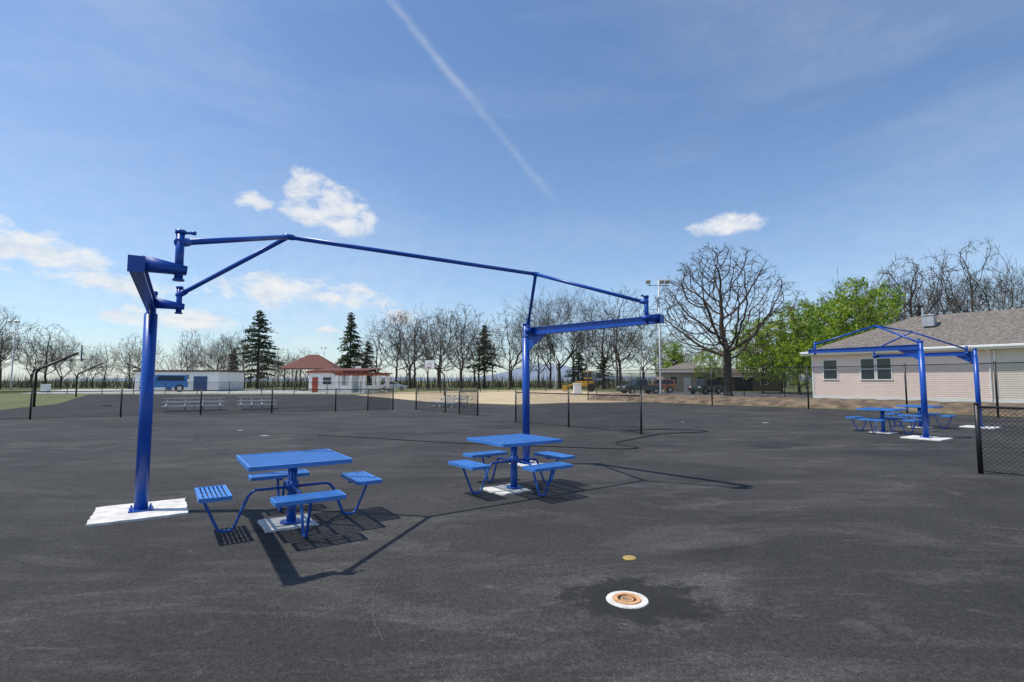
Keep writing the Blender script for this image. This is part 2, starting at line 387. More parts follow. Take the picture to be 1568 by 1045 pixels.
# ------------------------------------------------------------------ bleachers
def bleacher(x,y,rz,L=3.6):
    e=empty('aluminium_bleacher',(x,y,0),rz)
    b=MB()
    for i in range(3):
        z=.28+.2*i; yy=i*.55
        b.box((0,yy,z),(L,.24,.04))
        if i: b.box((0,yy+.3,z-.2),(L,.2,.03))
    b.obj('planks',[ALU],e)
    b=MB()
    for k in range(4):
        xx=-L/2+.2+(L-.4)*k/3
        b.tube([(xx,-.1,.03),(xx,1.3,.03)],.02,6)
        for i in range(3): b.tube([(xx,i*.55,.02),(xx,i*.55,.27+.2*i)],.018,6)
        b.tube([(xx,0,.25),(xx,1.15,.65)],.018,6)
    for xx in(-L/2+.2,0,L/2-.2): b.tube([(xx-.0,1.15,.05),(xx+.01,1.15,.66)],.018,6)
    b.obj('frame',[ALU],e,smooth=True)
bleacher(-17.1,28.2,R(28),2.9); bleacher(-14.4,29.7,R(28),2.0)
bleacher(-4.3,33.0,R(-50),2.4)

# ------------------------------------------------------------------ basketball hoops
BOARD=mat('backboard_white',(.55,.56,.58),.4)
def hoop(x,y,rz):
    e=empty('basketball_hoop',(x,y,0),rz)
    b=MB(); b.tube([(0,0,0),(0,0,2.1),(.06,0,2.28),(.2,0,2.42),(2.0,0,3.45)],.075,10); b.tube([(1.2,0,2.95),(2.1,0,3.0)],.03,8); b.obj('gooseneck_post',[BLACK],e,smooth=True)
    b=MB(); b.box((2.15,0,3.42),(.04,1.8,1.05)); b.obj('backboard',[BOARD],e,bevel=.01)
    b=MB()
    for s in(-1,1): b.box((2.176,s*.88,3.42),(.012,.05,1.05)); b.box((2.176,0,3.42+s*.5),(.012,1.71,.05)); b.box((2.176,s*.28,3.3),(.012,.04,.37))
    b.box((2.176,0,3.505),(.012,.52,.04)); b.box((2.176,0,3.095),(.012,.52,.04)); b.obj('board_markings',[BLACK],e)
    b=MB(); pts=[(2.42+.23*math.cos(a*math.pi/8),.23*math.sin(a*math.pi/8),3.05) for a in range(17)]
    b.tube(pts,.016,6); b.box((2.2,0,3.03),(.06,.14,.1)); b.obj('rim',[RED],e)
    b=MB()
    for a in range(12):
        t=a*math.pi/6; u=t+.5
        b.tube([(2.42+.23*math.cos(t),.23*math.sin(t),3.04),(2.42+.12*math.cos(u),.12*math.sin(u),2.65)],.006,4)
    b.obj('net',[WHITE],e)
hoop(-30,33,R(38)); hoop(-44,53,R(38)); hoop(-38,55,R(216)); hoop(-7.6,59,R(228)); hoop(-22.5,83,R(228))

# ------------------------------------------------------------------ light poles
def lightpole(x,y,H,rz=0,s=1.0):
    e=empty('light_pole',(x,y,0),rz); b=MB(); b.tube([(0,0,0),(0,0,.3),(0,0,H)],[.14,.11,.07],12); b.obj('pole',[STEEL],e,smooth=True)
    b=MB(); b.tube([(-1.1*s,0,H-.5*s),(1.1*s,0,H-.5*s)],.05*s,8); b.tube([(-.9*s,0,H-.5*s),(-.9*s,0,H-.1*s)],.03,6); b.tube([(.7*s,0,H-.5*s),(.7*s,0,H-.1*s)],.03,6); b.obj('cross_arm',[STEEL],e)
    b=MB()
    for xx in(-1.1,.25,.8):
        Mx=Matrix.Rotation(R(35),3,'X'); b.box((xx*s,-.2*s,H-.15*s),(.45*s,.3*s,.38*s),M=Mx); b.box((xx*s,-.31*s,H-.25*s),(.38*s,.04*s,.30*s),M=Mx)
    b.obj('flood_lamps',[STEEL],e,bevel=.03)
lightpole(14.6,51.5,11.6); lightpole(-86,90,12,s=.8); lightpole(40,68,7.5,s=.6)
lightpole(-36,100,8.0,s=.5); lightpole(7.5,90,6,s=.4)

# ------------------------------------------------------------------ buildings
SIDE=mat('pink_siding',(.82,.65,.58),.7,var=.04,scale=1)
SIDE2=mat('beige_siding',(.70,.62,.52),.7,var=.05,scale=1)
SHING=mat('roof_shingles',(.13,.11,.095),.95,var=.3,scale=5,col2=(.23,.20,.175),bump=.8,bscale=18,detail=10)
DKROOF=mat('brown_roof',(.10,.07,.055),.9,var=.25,scale=3)
REDROOF=mat('red_roof',(.13,.045,.032),.85,var=.25,scale=3)
ORROOF=mat('rust_red_beam',(.22,.06,.032),.7,var=.15,scale=3)
def window(b,x,z,w,h,y=0):
    f=.07
    b.box((x,y-.03,z+h/2+f/2),(w+2*f,.06,f),0); b.box((x,y-.035,z-h/2-f/2),(w+2*f+.06,.09,f),0)
    for s in(-1,1): b.box((x+s*(w/2+f/2),y-.03,z),(f,.06,h),0)
    b.box((x,y-.032,z),(w,.03,.05),0)
    b.box((x,y-.016,z),(w,.016,h),1)
def hiproof(b,L,W,z,rise,ov,mi=0,inset=None):
    inset=W/2 if inset is None else inset
    a=[(-ov,-ov,z),(L+ov,-ov,z),(L+ov,W+ov,z),(-ov,W+ov,z)]; r0=(inset,W/2,z+rise); r1=(L-inset,W/2,z+rise)
    b.face([a[0],a[1],r1,r0],mi); b.face([a[1],a[2],r1],mi); b.face([a[2],a[3],r0,r1],mi); b.face([a[3],a[0],r0],mi); b.face([a[3],a[2],a[1],a[0]],mi)
def siding(b,x0,x1,z0,z1,y=0,mi=0):
    k=int((z1-z0)/.14)
    for i in range(k):
        a=z0+(z1-z0)*i/k;c=z0+(z1-z0)*(i+1)/k
        b.face([(x0,y-.022,a),(x1,y-.022,a),(x1,y-.004,c),(x0,y-.004,c)],mi); b.face([(x0,y,a),(x1,y,a),(x1,y-.022,a),(x0,y-.022,a)],mi)
e=empty('ranch_house',(24.1,42,0),math.atan2(-.8,.6))
H=3.75;Lh=24;W=10
b=MB(); b.box((Lh/2,W/2,H/2),(Lh-.02,W-.02,H)); b.obj('wall_core',[SIDE],e)
b=MB(); siding(b,0,10.9,.45,H); b.face([(0,0,0),(0,W,0),(0,W,H),(0,0,H)]); b.obj('siding',[SIDE],e)
b=MB(); siding(b,11.05,Lh,.45,H); b.obj('siding_wing',[SIDE2],e)
b=MB()
for x in(.05,10.98,Lh-.05): b.box((x,-.02,H/2),(.12,.07,H))
b.box((Lh/2,-.015,.22),(Lh,.05,.44)); b.obj('trim_boards',[WHITE],e)
b=MB(); window(b,1.35,2.5,.95,1.45); window(b,3.9,2.5,.85,1.5); window(b,4.95,2.5,.85,1.5); window(b,13.5,2.5,.9,1.4); window(b,16.5,2.5,.9,1.4)
b.obj('windows',[WHITE,GLASS],e)
b=MB(); hiproof(b,Lh,W,H+.12,2.75,.55,inset=5.5); b.obj('roof',[SHING],e)
b=MB(); b.box((Lh/2,-.57,H+.03),(Lh+1.14,.05,.28)); b.box((-.57,W/2,H+.03),(.05,W+1.1,.28)); b.box((Lh/2,-.28,H-.01),(Lh+1.1,.5,.02))
b.tube([(10.75,-.62,H+.05),(10.75,-.5,H-.15),(10.75,-.1,H-.4),(10.75,-.08,.3)],.045,8)
b.box((Lh/2,-.65,H+.09),(Lh+1.2,.11,.13)); b.obj('fascia_and_gutter',[WHITE],e,bevel=.01)
b=MB(); b.box((7,3,6.0),(.7,.7,.8)); b.box((7,3,6.43),(.8,.8,.05)); b.tube([(6.2,4.6,6.3),(6.2,4.6,7.2)],.1,8); b.box((14.5,3.5,6.1),(.9,.9,1.0)); b.box((14.5,3.5,6.64),(1.05,1.05,.06)); b.tube([(15.6,4,6),(15.6,4,7)],.12,8); b.obj('roof_vents',[STEEL],e,bevel=.02)

def house(name,x,y,rz,L,W,H,rise,wm,rm,wins,doors=(),dm=None,ov=.4,inset=None,flat=False):
    e=empty(name,(x,y,0),rz)
    b=MB(); b.box((L/2,W/2,H/2),(L,W,H)); b.obj('walls',[wm],e)
    b=MB()
    if flat: b.box((L/2,W/2,H+.14),(L+2*ov,W+2*ov,.28))
    else: hiproof(b,L,W,H+.02,rise,ov,inset=inset)
    b.obj('roof',[rm],e)
    b=MB()
    for wx,wz,ww,wh in wins: window(b,wx,wz,ww,wh)
    if wins: b.obj('windows',[WHITE,GLASS],e)
    if doors:
        b=MB()
        for dx,dw,dh in doors: b.box((dx,-.02,dh/2),(dw,.04,dh))
        b.obj('doors',[dm or BLUE],e)
    if not flat:
        b=MB(); b.box((L/2,-ov,H-.05),(L+2*ov,.05,.16)); b.obj('fascia',[WHITE],e)
    return e
BLUED=mat('blue_door',(.03,.07,.17),.6)
WALLW=mat('white_block_wall',(.70,.70,.67),.8,var=.06)
TAN=mat('tan_stucco',(.50,.40,.27),.85,var=.08)
BROWNW=mat('brown_wall',(.16,.11,.08),.85)
DARK=mat('dark_opening',(.02,.02,.022),.8)
house('pool_bathhouse',-59,82,R(-3),13.5,7,3.0,0,WALLW,DKROOF,[(8.0,2.2,1.6,.6),(3.4,2.2,1.4,.6)],[(1.3,.9,2.1),(5.6,.9,2.1),(10.6,2.2,2.3)],BLUED,flat=True,ov=.3)
house('concession_building',-28.3,73,R(-14),5.2,6,2.7,0,WALLW,ORROOF,[(2.9,1.6,1.3,1.0)],[(1.0,.9,2.1)],RED,ov=.3,flat=True)
house('tan_cottage',22.8,79,R(-8),7.5,7,3.0,1.4,TAN,SHING,[(1.5,1.7,1,1.1),(5.5,1.7,1,1.1)],[(3.5,1,2.1)],WHITE)
house('brown_garage',29.5,82,R(-6),12,8,2.3,1.2,BROWNW,DKROOF,[(9.5,1.5,1,.9)],[(3,2.6,2.0),(6.5,2.6,2.0)],DARK)
e=empty('picnic_shelter',(-33.4,88,0),R(8))
b=MB()
for sx in(-3.6,-1.2,1.2,3.6):
    for sy in(-3.5,3.5): b.tube([(sx,sy,0),(sx,sy,3.5)],.1,8)
b.obj('posts',[DARK],e)
b=MB(); o=4.3; q=4.2
apex0=(-.8,0,6.0);apex1=(.8,0,6.0); a=[(-o,-q,3.6),(o,-q,3.6),(o,q,3.6),(-o,q,3.6)]
b.face([a[0],a[1],apex1,apex0]);b.face([a[1],a[2],apex1]);b.face([a[2],a[3],apex0,apex1]);b.face([a[3],a[0],apex0]);b.face([a[3],a[2],a[1],a[0]])
b.box((0,-q+.03,3.50),(2*o,.08,.18)); b.obj('hip_roof',[REDROOF],e)
e=empty('entrance_pergola',(-20.3,69,0),R(-14))
b=MB()
for sx in(-3,-1,1,3): b.box((sx,0,1.15),(.4,.4,2.3)); b.box((sx,2.5,1.15),(.4,.4,2.3))
b.box((-2,-.01,.5),(1.6,.2,1.0)); b.box((2,-.01,.5),(1.6,.2,1.0)); b.obj('piers',[WALLW],e)
b=MB(); b.box((0,0,2.41),(6.6,.2,.22)); b.box((0,2.5,2.41),(6.6,.2,.22))
for k in range(11): b.box((-3.4+.68*k,1.25,2.60),(.1,3.6,.14))
b.obj('red_beams',[ORROOF],e)
e=empty('rust_red_canopy',(-25.5,78,0),R(-14))
b=MB()
for sx in(-4,0,4):
    for sy in(0,3): b.box((sx,sy,1.55),(.2,.2,3.1))
b.obj('posts',[DARK],e)
b=MB(); b.face([(-5,-.6,3.15),(5,-.6,3.15),(5,3.6,3.55),(-5,3.6,3.55)]); b.face([(-5,-.6,2.95),(-5,3.6,3.35),(5,3.6,3.35),(5,-.6,2.95)]); b.face([(-5,-.6,2.95),(5,-.6,2.95),(5,-.6,3.15),(-5,-.6,3.15)]); b.obj('roof',[REDROOF],e)

# ------------------------------------------------------------------ vehicles
def car(name,x,y,rz,col,kind='sedan',sc_=1.0):
    e=empty(name,(x,y,0),rz); e.scale=(sc_,sc_,sc_); m=mat(name+'_paint',col,.3,var=.03,coat=.5)
    if kind=='sedan': body=[(-2.2,.35),(-2.25,.7),(-2.1,.92),(-1.5,.98),(1.0,.95),(1.9,.82),(2.2,.65),(2.22,.35)]; cab=[(-1.65,.97),(-1.1,1.42),(.1,1.45),(1.05,.95)]
    elif kind=='pickup': body=[(-2.7,.5),(-2.75,1.05),(-.75,1.1),(.9,1.15),(1.2,1.12),(2.45,1.05),(2.65,.8),(2.65,.45)]; cab=[(-.7,1.1),(-.6,1.8),(.5,1.82),(1.2,1.13)]
    else: body=[(-2.1,.5),(-2.15,1.1),(1.0,1.12),(2.0,1.08),(2.1,.8),(2.1,.5)]; cab=[(-2.05,1.1),(-1.95,1.8),(.7,1.82),(1.05,1.12)]
    def ext(b,prof,w0,w1,zmin,zmax,mi):
        def yw(z): return w0+(w1-w0)*(z-zmin)/(zmax-zmin)
        A=[(px,-yw(pz),pz) for px,pz in prof];B=[(px,yw(pz),pz) for px,pz in prof]
        b.face(A,mi);b.face(B[::-1],mi)
        for i in range(len(prof)):
            j=(i+1)%len(prof); b.face([A[i],B[i],B[j],A[j]],mi)
    b=MB(); ext(b,body,.9,.86,.35,1.1,0); ext(b,cab,.83,.66,cab[0][1],cab[1][1],0); b.obj('body',[m],e,bevel=.05)
    cx=sum(p[0] for p in cab)/4; cz=(cab[0][1]+cab[1][1])/2
    b=MB(); sc=[(cx+(p[0]-cx)*.86,cz+(p[1]-cz)*.72) for p in cab]
    for s in(-1,1):
        b.face([(px,s*(.845+(.67-.845)*(pz-cab[0][1])/(cab[1][1]-cab[0][1])),pz) for px,pz in sc])
    for k0,k1 in((0,1),(3,2)):
        p,q=cab[k0],cab[k1]; dx=-.012 if k0==0 else .012
        b.face([(p[0]*.9+q[0]*.1+dx*2,-.7,p[1]*.9+q[1]*.1),(p[0]*.9+q[0]*.1+dx*2,.7,p[1]*.9+q[1]*.1),(p[0]*.15+q[0]*.85+dx*2,.62,p[1]*.15+q[1]*.85),(p[0]*.15+q[0]*.85+dx*2,-.62,p[1]*.15+q[1]*.85)])
    b.obj('windows',[GLASS],e)
    b=MB(); wr=.33 if kind=='sedan' else .4; wx=1.35 if kind!='pickup' else 1.7
    for sx in(-wx,wx):
        for s in(-1,1): b.tube([(sx,s*.72,wr),(sx,s*.92,wr)],wr,18,0); b.tube([(sx,s*.90,wr),(sx,s*.93,wr)],wr*.55,12,1)
    b.obj('wheels',[RUBBER,ALU],e)
    b=MB(); f=body[-2][0]
    for s in(-1,1): b.box((f-.02,s*.65,.72 if kind=='sedan' else .88),(.08,.3,.14),0); b.box((body[1][0]+.03,s*.7,.8 if kind=='sedan' else .9),(.06,.2,.16),1)
    b.box((f+.05,0,.45),(.12,1.6,.16),2); b.obj('lights_and_bumper',[WHITE,RED,BLACK],e)
car('white_car',-20.3,90,R(10),(.7,.7,.7))
car('parked_pickup_truck',15.6,64,R(200),(.03,.05,.05),'pickup')
car('parked_suv',23.6,64,R(215),(.03,.04,.035),'suv')
car('red_car',26.5,72,R(20),(.35,.03,.02))
car('parked_suv',20.2,72,R(170),(.35,.12,.05),'suv')
car('blue_work_van',-50.4,76,R(215),(.02,.16,.45),'suv',1.35)
e=empty('yellow_loader',(10.8,78,0),R(170)); YEL=mat('loader_yellow',(.45,.25,.02),.5)
b=MB(); b.box((0,0,1.15),(2.6,1.3,.8)); b.box((-.5,0,1.98),(1.2,1.2,.2)); b.box((-.5,0,2.95),(1.4,1.35,.12)); b.beam((.9,.5,1.5),(2.6,.5,.7),.15,.25); b.beam((.9,-.5,1.5),(2.6,-.5,.7),.15,.25); b.box((2.9,0,.55),(.7,2.0,.75)); b.obj('body_and_bucket',[YEL],e,bevel=.04)
b=MB(); b.box((-.5,0,2.49),(1.15,1.15,.8)); b.obj('cab_glass',[GLASS],e)
b=MB()
for sx in(-1,1):
    for s in(-1,1): b.tube([(sx,s*.65,.6),(sx,s*1.0,.6)],.6,18)
b.obj('wheels',[RUBBER],e)
for x,y,h in((7.6,61,1.3),(-64,72,1.1)):
    b=MB(); b.box((x,y,h/2),(.9,.6,h)); b.box((x,y,h+.03),(1.0,.7,.06)); b.box((x,y-.31,h/2),(.75,.02,h*.8)); b.obj('utility_cabinet',[WHITE],bevel=.02)

# ------------------------------------------------------------------ trees
def rv(r): return Vector((r.uniform(-1,1),r.uniform(-1,1),r.uniform(-1,1)))
def colony(seed,na,cz,rx,rz_,zmin,trunk,step=.026,kill=.045,tipr=.0011,expo=2.35,twig=3,tl=.045,lean=(0,0)):
    """space-colonisation tree: trunk splits into limbs that fill a rounded crown"""
    r=random.Random(seed); att=[]
    while len(att)<na:
        v=rv(r)
        if v.length>1 or r.random()>.35+.65*v.length: continue
        bump=1+.16*math.sin(3*math.atan2(v.y,v.x)+seed)+.13*math.sin(5*v.z+seed)
        p=Vector((v.x*rx*bump+lean[0],v.y*rx*bump+lean[1],cz+v.z*rz_))
        if p.z>zmin+.25*max(0,.15-abs(v.x)*.3): att.append(p)
    N=[Vector((0,0,0))];par=[-1]
    while N[-1].z<trunk:
        N.append(N[-1]+Vector((r.uniform(-.12,.12)+lean[0]*.3,r.uniform(-.12,.12),1)).normalized()*step); par.append(len(N)-2)
    for it in range(75):
        kd=kdtree.KDTree(len(N))
        for i,p in enumerate(N): kd.insert(p,i)
        kd.balance(); pull={}; rem=[]
        for a in att:
            co,i,dst=kd.find(a)
            if dst<kill: continue
            rem.append(a); pull.setdefault(i,Vector((0,0,0))); pull[i]=pull[i]+(a-co).normalized()
        att=rem
        if not pull: break
        for i,d in pull.items():
            if d.length<1e-4: d=rv(r)
            pd=(N[i]-N[par[i]]).normalized() if par[i]>=0 else Vector((0,0,1))
            d=(d.normalized()+pd*.45+rv(r)*.34).normalized(); N.append(N[i]+d*step); par.append(i)
        if len(N)>9000: break
    ch=[[] for _ in N]
    for i,p in enumerate(par):
        if p>=0: ch[p].append(i)
    rad=[0]*len(N)
    for i in range(len(N)-1,-1,-1):
        rad[i]=max(tipr,sum(rad[c]**expo for c in ch[i])**(1/expo)) if ch[i] else tipr
    b=MB(); stack=[(-1,0)]
    while stack:
        p,s=stack.pop(); pts=[N[p]] if p>=0 else []; rs=[min(rad[p],rad[s]*1.15)] if p>=0 else []
        i=s
        while True:
            pts.append(N[i]); rs.append(rad[i])
            if not ch[i]: break
            c=sorted(ch[i],key=lambda k:-rad[k])
            for o in c[1:]: stack.append((i,o))
            i=c[0]
        if len(pts)>1:
            k=8 if max(rs)>.012 else (5 if max(rs)>.004 else 3)
            if s==0: rs[0]*=1.5; rs[1]*=1.2
            b.tube(pts,rs,k,0 if max(rs)>.004 else 1,cap=False)
    for i in range(len(N)):
        if rad[i]<tipr*2.2 and par[i]>=0:
            base=(N[i]-N[par[i]]).normalized()
            for _ in range(twig if not ch[i] else (1 if r.random()<.6 else 0)):
                d=(base+rv(r)*.8+Vector((0,0,.2))).normalized(); q=N[i]+d*tl*r.uniform(.4,1.1)
                m=N[i]+d*tl*.4+rv(r)*.005
                b.tube([N[i],m,q],[tipr*.8,tipr*.6,tipr*.35],3,1,cap=False)
    h=max(v[2] for v in b.v); b.v=[(x/h,y/h,z/h) for x,y,z in b.v]
    tips=[N[i]/h for i in range(len(N)) if not ch[i]]
    return b,tips,[n/h for n in N if n.z>trunk]
def grow(b,p,d,L,rad,lev,mx,r,trop,sprd,wig,minr):
    ns=4 if lev==0 else (3 if lev<4 else 2); pts=[p];rs=[rad]; kids=[]
    for i in range(ns):
        d=(d+rv(r)*wig*(.35 if lev==0 else 1)+Vector((0,0,trop))).normalized(); p=p+d*(L/ns); q=rad*(1-.4*(i+1)/ns)
        pts.append(p);rs.append(q)
        if 0<lev<mx and i<ns-1 and r.random()<.72: kids.append((p,d,q,.62))
        if lev==0 and i==ns-2: kids.append((p,d,q,.8))
    b.tube(pts,rs,8 if lev<2 else (5 if lev<3 else 3),0 if lev<4 else 1,cap=False)
    if lev>=mx: return
    for _ in range(2 if r.random()<.6 else 3): kids.append((p,d,rs[-1]*.98,.8))
    for kp,kd,kr,kl in kids:
        ax=kd.cross(rv(r))
        if ax.length<1e-3: continue
        ax.normalize(); ang=R(r.uniform(18,46))*sprd*(1.25 if kl<.7 else 1)
        nd=(Matrix.Rotation(ang,3,ax)@kd).normalized()
        if nd.z<-.15: nd.z*=.3; nd.normalize()
        grow(b,kp,nd,L*kl*r.uniform(.8,1.1)*(1.15 if lev==0 else 1),max(kr*r.uniform(.6,.8),minr),lev+1,mx,r,trop,sprd,wig,minr)
BT=[]
for s,na,cz,rx,rzz,tr in [(1,560,.62,.30,.40,.25),(2,520,.60,.36,.40,.20),(3,520,.66,.24,.36,.33),(4,520,.58,.40,.42,.18)]:
    b,_,_=colony(s,na,cz,rx,rzz,.2,tr,step=.030,kill=.046,tipr=.0015,twig=4,tl=.065); BT.append(b.mesh('bare_tree_variant',[BARK,TWIG]))
for s,t,sp in [(11,.30,.85),(23,.28,.9),(37,.34,.75),(71,.30,.9)]:
    rr=random.Random(s); b=MB(); grow(b,Vector((0,0,0)),Vector((0,0,1)),t,.019,0,6,rr,.07,sp,.2,.0010)
    h=max(v[2] for v in b.v); b.v=[(x/h,y/h,z/h) for x,y,z in b.v]; BT.append(b.mesh('bare_tree_variant',[BARK,TWIG]))
def inst(name,me,x,y,h,w=1.0,rz=0,parent=None):
    o=bpy.data.objects.new(name,me); COL.objects.link(o); o.location=(x,y,-.05); o.scale=(h*w,h*w,h); o.rotation_euler[2]=rz
    if parent: o.parent=parent
    return o
b,_,_=colony(77,2000,.60,.43,.41,.26,.30,step=.020,kill=.030,tipr=.0014,expo=2.2,twig=3,tl=.04,lean=(-.04,0))
inst('bare_oak_tree',b.mesh('bare_oak_tree',[BARK,TWIG]),20.6,50,14.9,1.02,0)

tl=empty('distant_bare_treeline'); r=random.Random(9)
def interp(tab,x):
    for i in range(len(tab)-1):
        if tab[i][0]<=x<=tab[i+1][0]:
            t=(x-tab[i][0])/(tab[i+1][0]-tab[i][0]); return tab[i][1]*(1-t)+tab[i+1][1]*t
    return tab[0][1] if x<tab[0][0] else tab[-1][1]
tab=[(-125,18),(-100,17.5),(-94,15),(-88,11.5),(-74,11.5),(-60,13),(-52,12.5),(-45,8),(-36,7.5),(-30,11),(-24,16.5),(-14,19),(-3,19),(8,21),(15,19.5),(23,20.5),(28,14),(34,10.5),(42,12),(49,14.5),(60,17),(90,20)]
x=-125
while x<62:
    h=interp(tab,x); 
    inst('bare_tree_copy',BT[r.randrange(8)],x,105+r.uniform(-8,8),h*r.uniform(.68,1.08),r.uniform(.8,1.25),r.uniform(0,6.28),tl)
    x+=r.choice((r.uniform(1.6,3.2),r.uniform(3,6.2)))
x=-150
while x<80:
    h=interp(tab,x*.83)*1.12
    inst('bare_tree_copy',BT[r.randrange(8)],x,130+r.uniform(-9,9),h*r.uniform(.68,.98),r.uniform(1,1.3),r.uniform(0,6.28),tl)
    x+=r.uniform(3.4,6.5)
for X,Y,h in [(51,76,15.5),(56.5,74,20.5),(61,78,19),(65.5,74,22.5),(70,76,20),(75,78,20),(62,90,22),(80,84,22),(50,86,15),(86,80,21),(55,92,17),(68,88,23),(58,82,19),(72,84,20)]:
    inst('bare_tree_copy',BT[r.randrange(8)],X,Y,h,r.uniform(.85,1.05),r.uniform(0,6.28),tl)
b=MB(); 
for i in range(4500):
    x=r.uniform(-150,110); y=r.uniform(108,140) if x<62 else r.uniform(88,110)
    h=r.uniform(1.0,4.2)*r.uniform(.6,1.2); dx=r.uniform(-1.2,1.2); w=r.uniform(.05,.18)
    b.face([(x,y,0),(x+w,y,0),(x+w*.6+dx,y+r.uniform(-.5,.5),h)],0)
    b.face([(x+dx*.4,y,h*.4),(x+dx*.4+w*.6,y,h*.4),(x-dx*1.1,y,h*r.uniform(.7,1))],0)
b.obj('brush_understorey',[mat('brush_twigs',(.075,.06,.045),1,var=.3,scale=.2,col2=(.10,.10,.05))])

PINE=mat('pine_needles',(.022,.045,.018),.8,var=.4,scale=.9,col2=(.055,.095,.032))
def conifer(seed,n=34,base=.12,wid=.21,irr=.3,dens=200):
    r=random.Random(seed); b=MB(); b.tube([(0,0,0),(0.005,0,.5),(0,0,1)],[.016,.010,.002],7,0)
    for i in range(n):
        t=i/(n-1); z=base+(1-base)*t; L=wid*(1-t)**.7*(1 if t>.08 else .75)+.012
        for k in range(r.randint(5,8)):
            a=r.uniform(0,6.283); l=L*r.uniform(1-irr*1.3,1+irr*.5); zz=z+r.uniform(-.015,.015)
            dx,dy=math.cos(a),math.sin(a); pts=[]
            for s in range(4):
                u=s/3; pts.append(Vector((dx*l*u,dy*l*u,zz+l*(.22*u-.32*u*u))))
            b.tube(pts,[.003,.0025,.0018,.001],3,0,cap=False)
            m=max(6,int(l*dens))
            for q in range(m):
                u=r.uniform(.12,1)**.8; p=Vector((dx*l*u,dy*l*u,zz+l*(.22*u-.32*u*u)))+Vector((r.gauss(0,.012),r.gauss(0,.012),r.gauss(0,.006)))
                s=r.uniform(.010,.022); a1=(Vector((dx,dy,0))*.6+rv(r)*.8).normalized()*s; a2=(rv(r)).normalized()*s*.5
                b.face([p-a1,p+a2,p+a1,p-a2],1)
    return b.mesh('conifer_variant',[BARK,PINE])
CN=[conifer(1),conifer(2,24,.16,.27,irr=.5,dens=230),conifer(3,24,.3,.2,irr=.5)]
for x,y,h,w,v in [(-50.5,104,15.4,1.3,1),(-34,110,15.8,1.05,0),(-31,112,10,1.2,1),(-58,109,8,1.2,0),(-5.5,104,12.5,1.25,2),(12.5,98,7,1.6,1),(17,98,6.5,1.5,1),(30,96,8,1.4,1),(63,80,13,1.1,2)]:
    inst('pine_tree',CN[v],x,y,h,w,r.uniform(0,6))

LEAF=mat('spring_leaves',(.24,.35,.02),.6,var=.3,scale=4,col2=(.40,.52,.04),trans=.4)
LEAF2=mat('spring_leaves_deep',(.13,.23,.02),.6,var=.3,scale=4,trans=.35)
def leafy(seed,cz,rx,rzz,tr,per=10,sz=.011,rd=.035):
    r=random.Random(seed)
    b,tips,nodes=colony(seed,330,cz,rx,rzz,.12,tr,step=.032,kill=.055,tipr=.0016,twig=0)
    cl=tips+r.sample(nodes,int(len(nodes)*.4))
    for p in cl:
        mi=2 if r.random()<.65 else 3; k=rd*r.uniform(.6,1.2)
        for q in range(int(per*r.uniform(.5,1.5))):
            o=Vector((r.gauss(0,k*.7),r.gauss(0,k*.7),r.gauss(0,k*.55))); s=sz*r.uniform(.6,1.4)
            a1=rv(r).normalized()*s;a2=rv(r).normalized()*s*.8; c=p+o
            b.face([c-a1,c+a2,c+a1,c-a2],mi)
    return b.mesh('spring_tree_variant',[BARK,TWIG,LEAF,LEAF2])
LT=[leafy(5,.56,.36,.43,.18,19),leafy(17,.60,.30,.40,.24,17),leafy(29,.54,.40,.44,.15,19)]
for x,y,h,w,v in [(31.5,66,9.6,1.0,0),(35,64,11.3,.9,1),(38.6,63,12.0,1.0,2),(42,62,14.0,.9,0),(45.5,65,13.2,.85,1),(33.4,70,10,1.1,2),(37,72,10.5,1.2,2),(41,71,11.5,1.1,1),(46,72,13,1.1,0),(29,76,6.5,1.2,0),(33,60,6.4,1.0,2),(28,92,8.5,1.2,1),(36.5,59,7.5,1.1,0)]:
    inst('spring_green_tree',LT[v],x,y,h,w,r.uniform(0,6))
inst('spring_green_tree',LT[1],57,84,15,.8,1)

# ------------------------------------------------------------------ world
w=bpy.data.worlds.new('World'); scene.world=w; w.use_nodes=True; nt=w.node_tree;N=nt.nodes;L=nt.links
for n in list(N): N.remove(n)
out=N.new('ShaderNodeOutputWorld'); bg=N.new('ShaderNodeBackground'); bg.inputs[1].default_value=.14
sky=N.new('ShaderNodeTexSky'); sky.sky_type='NISHITA'; sky.sun_disc=False; sky.sun_elevation=R(62.5); sky.sun_rotation=R(-93); sky.air_density=1.0; sky.dust_density=.5; sky.ozone_density=2.0
tint=N.new('ShaderNodeMix'); tint.data_type='RGBA'; tint.blend_type='MULTIPLY'; tint.inputs[0].default_value=1; tint.inputs[7].default_value=(.86,1.0,1.12,1)
L.new(sky.outputs[0],tint.inputs[6]); L.new(tint.outputs[2],bg.inputs[0])
tc=N.new('ShaderNodeTexCoord'); sx=N.new('ShaderNodeSeparateXYZ'); L.new(tc.outputs['Generated'],sx.inputs[0])
def M(op,a,b_=None,c=None,clamp=False):
    n=N.new('ShaderNodeMath'); n.operation=op; n.use_clamp=clamp
    for i,v in enumerate((a,b_,c)):
        if v is None: continue
        if isinstance(v,(int,float)): n.inputs[i].default_value=v
        else: L.new(v,n.inputs[i])
    return n.outputs[0]
az=M('MULTIPLY',M('ARCTAN2',sx.outputs[0],sx.outputs[1]),57.2958)
el=M('MULTIPLY',M('ARCSINE',sx.outputs[2]),57.2958)
cv=N.new('ShaderNodeCombineXYZ'); L.new(az,cv.inputs[0]); L.new(M('MULTIPLY',el,1.8),cv.inputs[1])
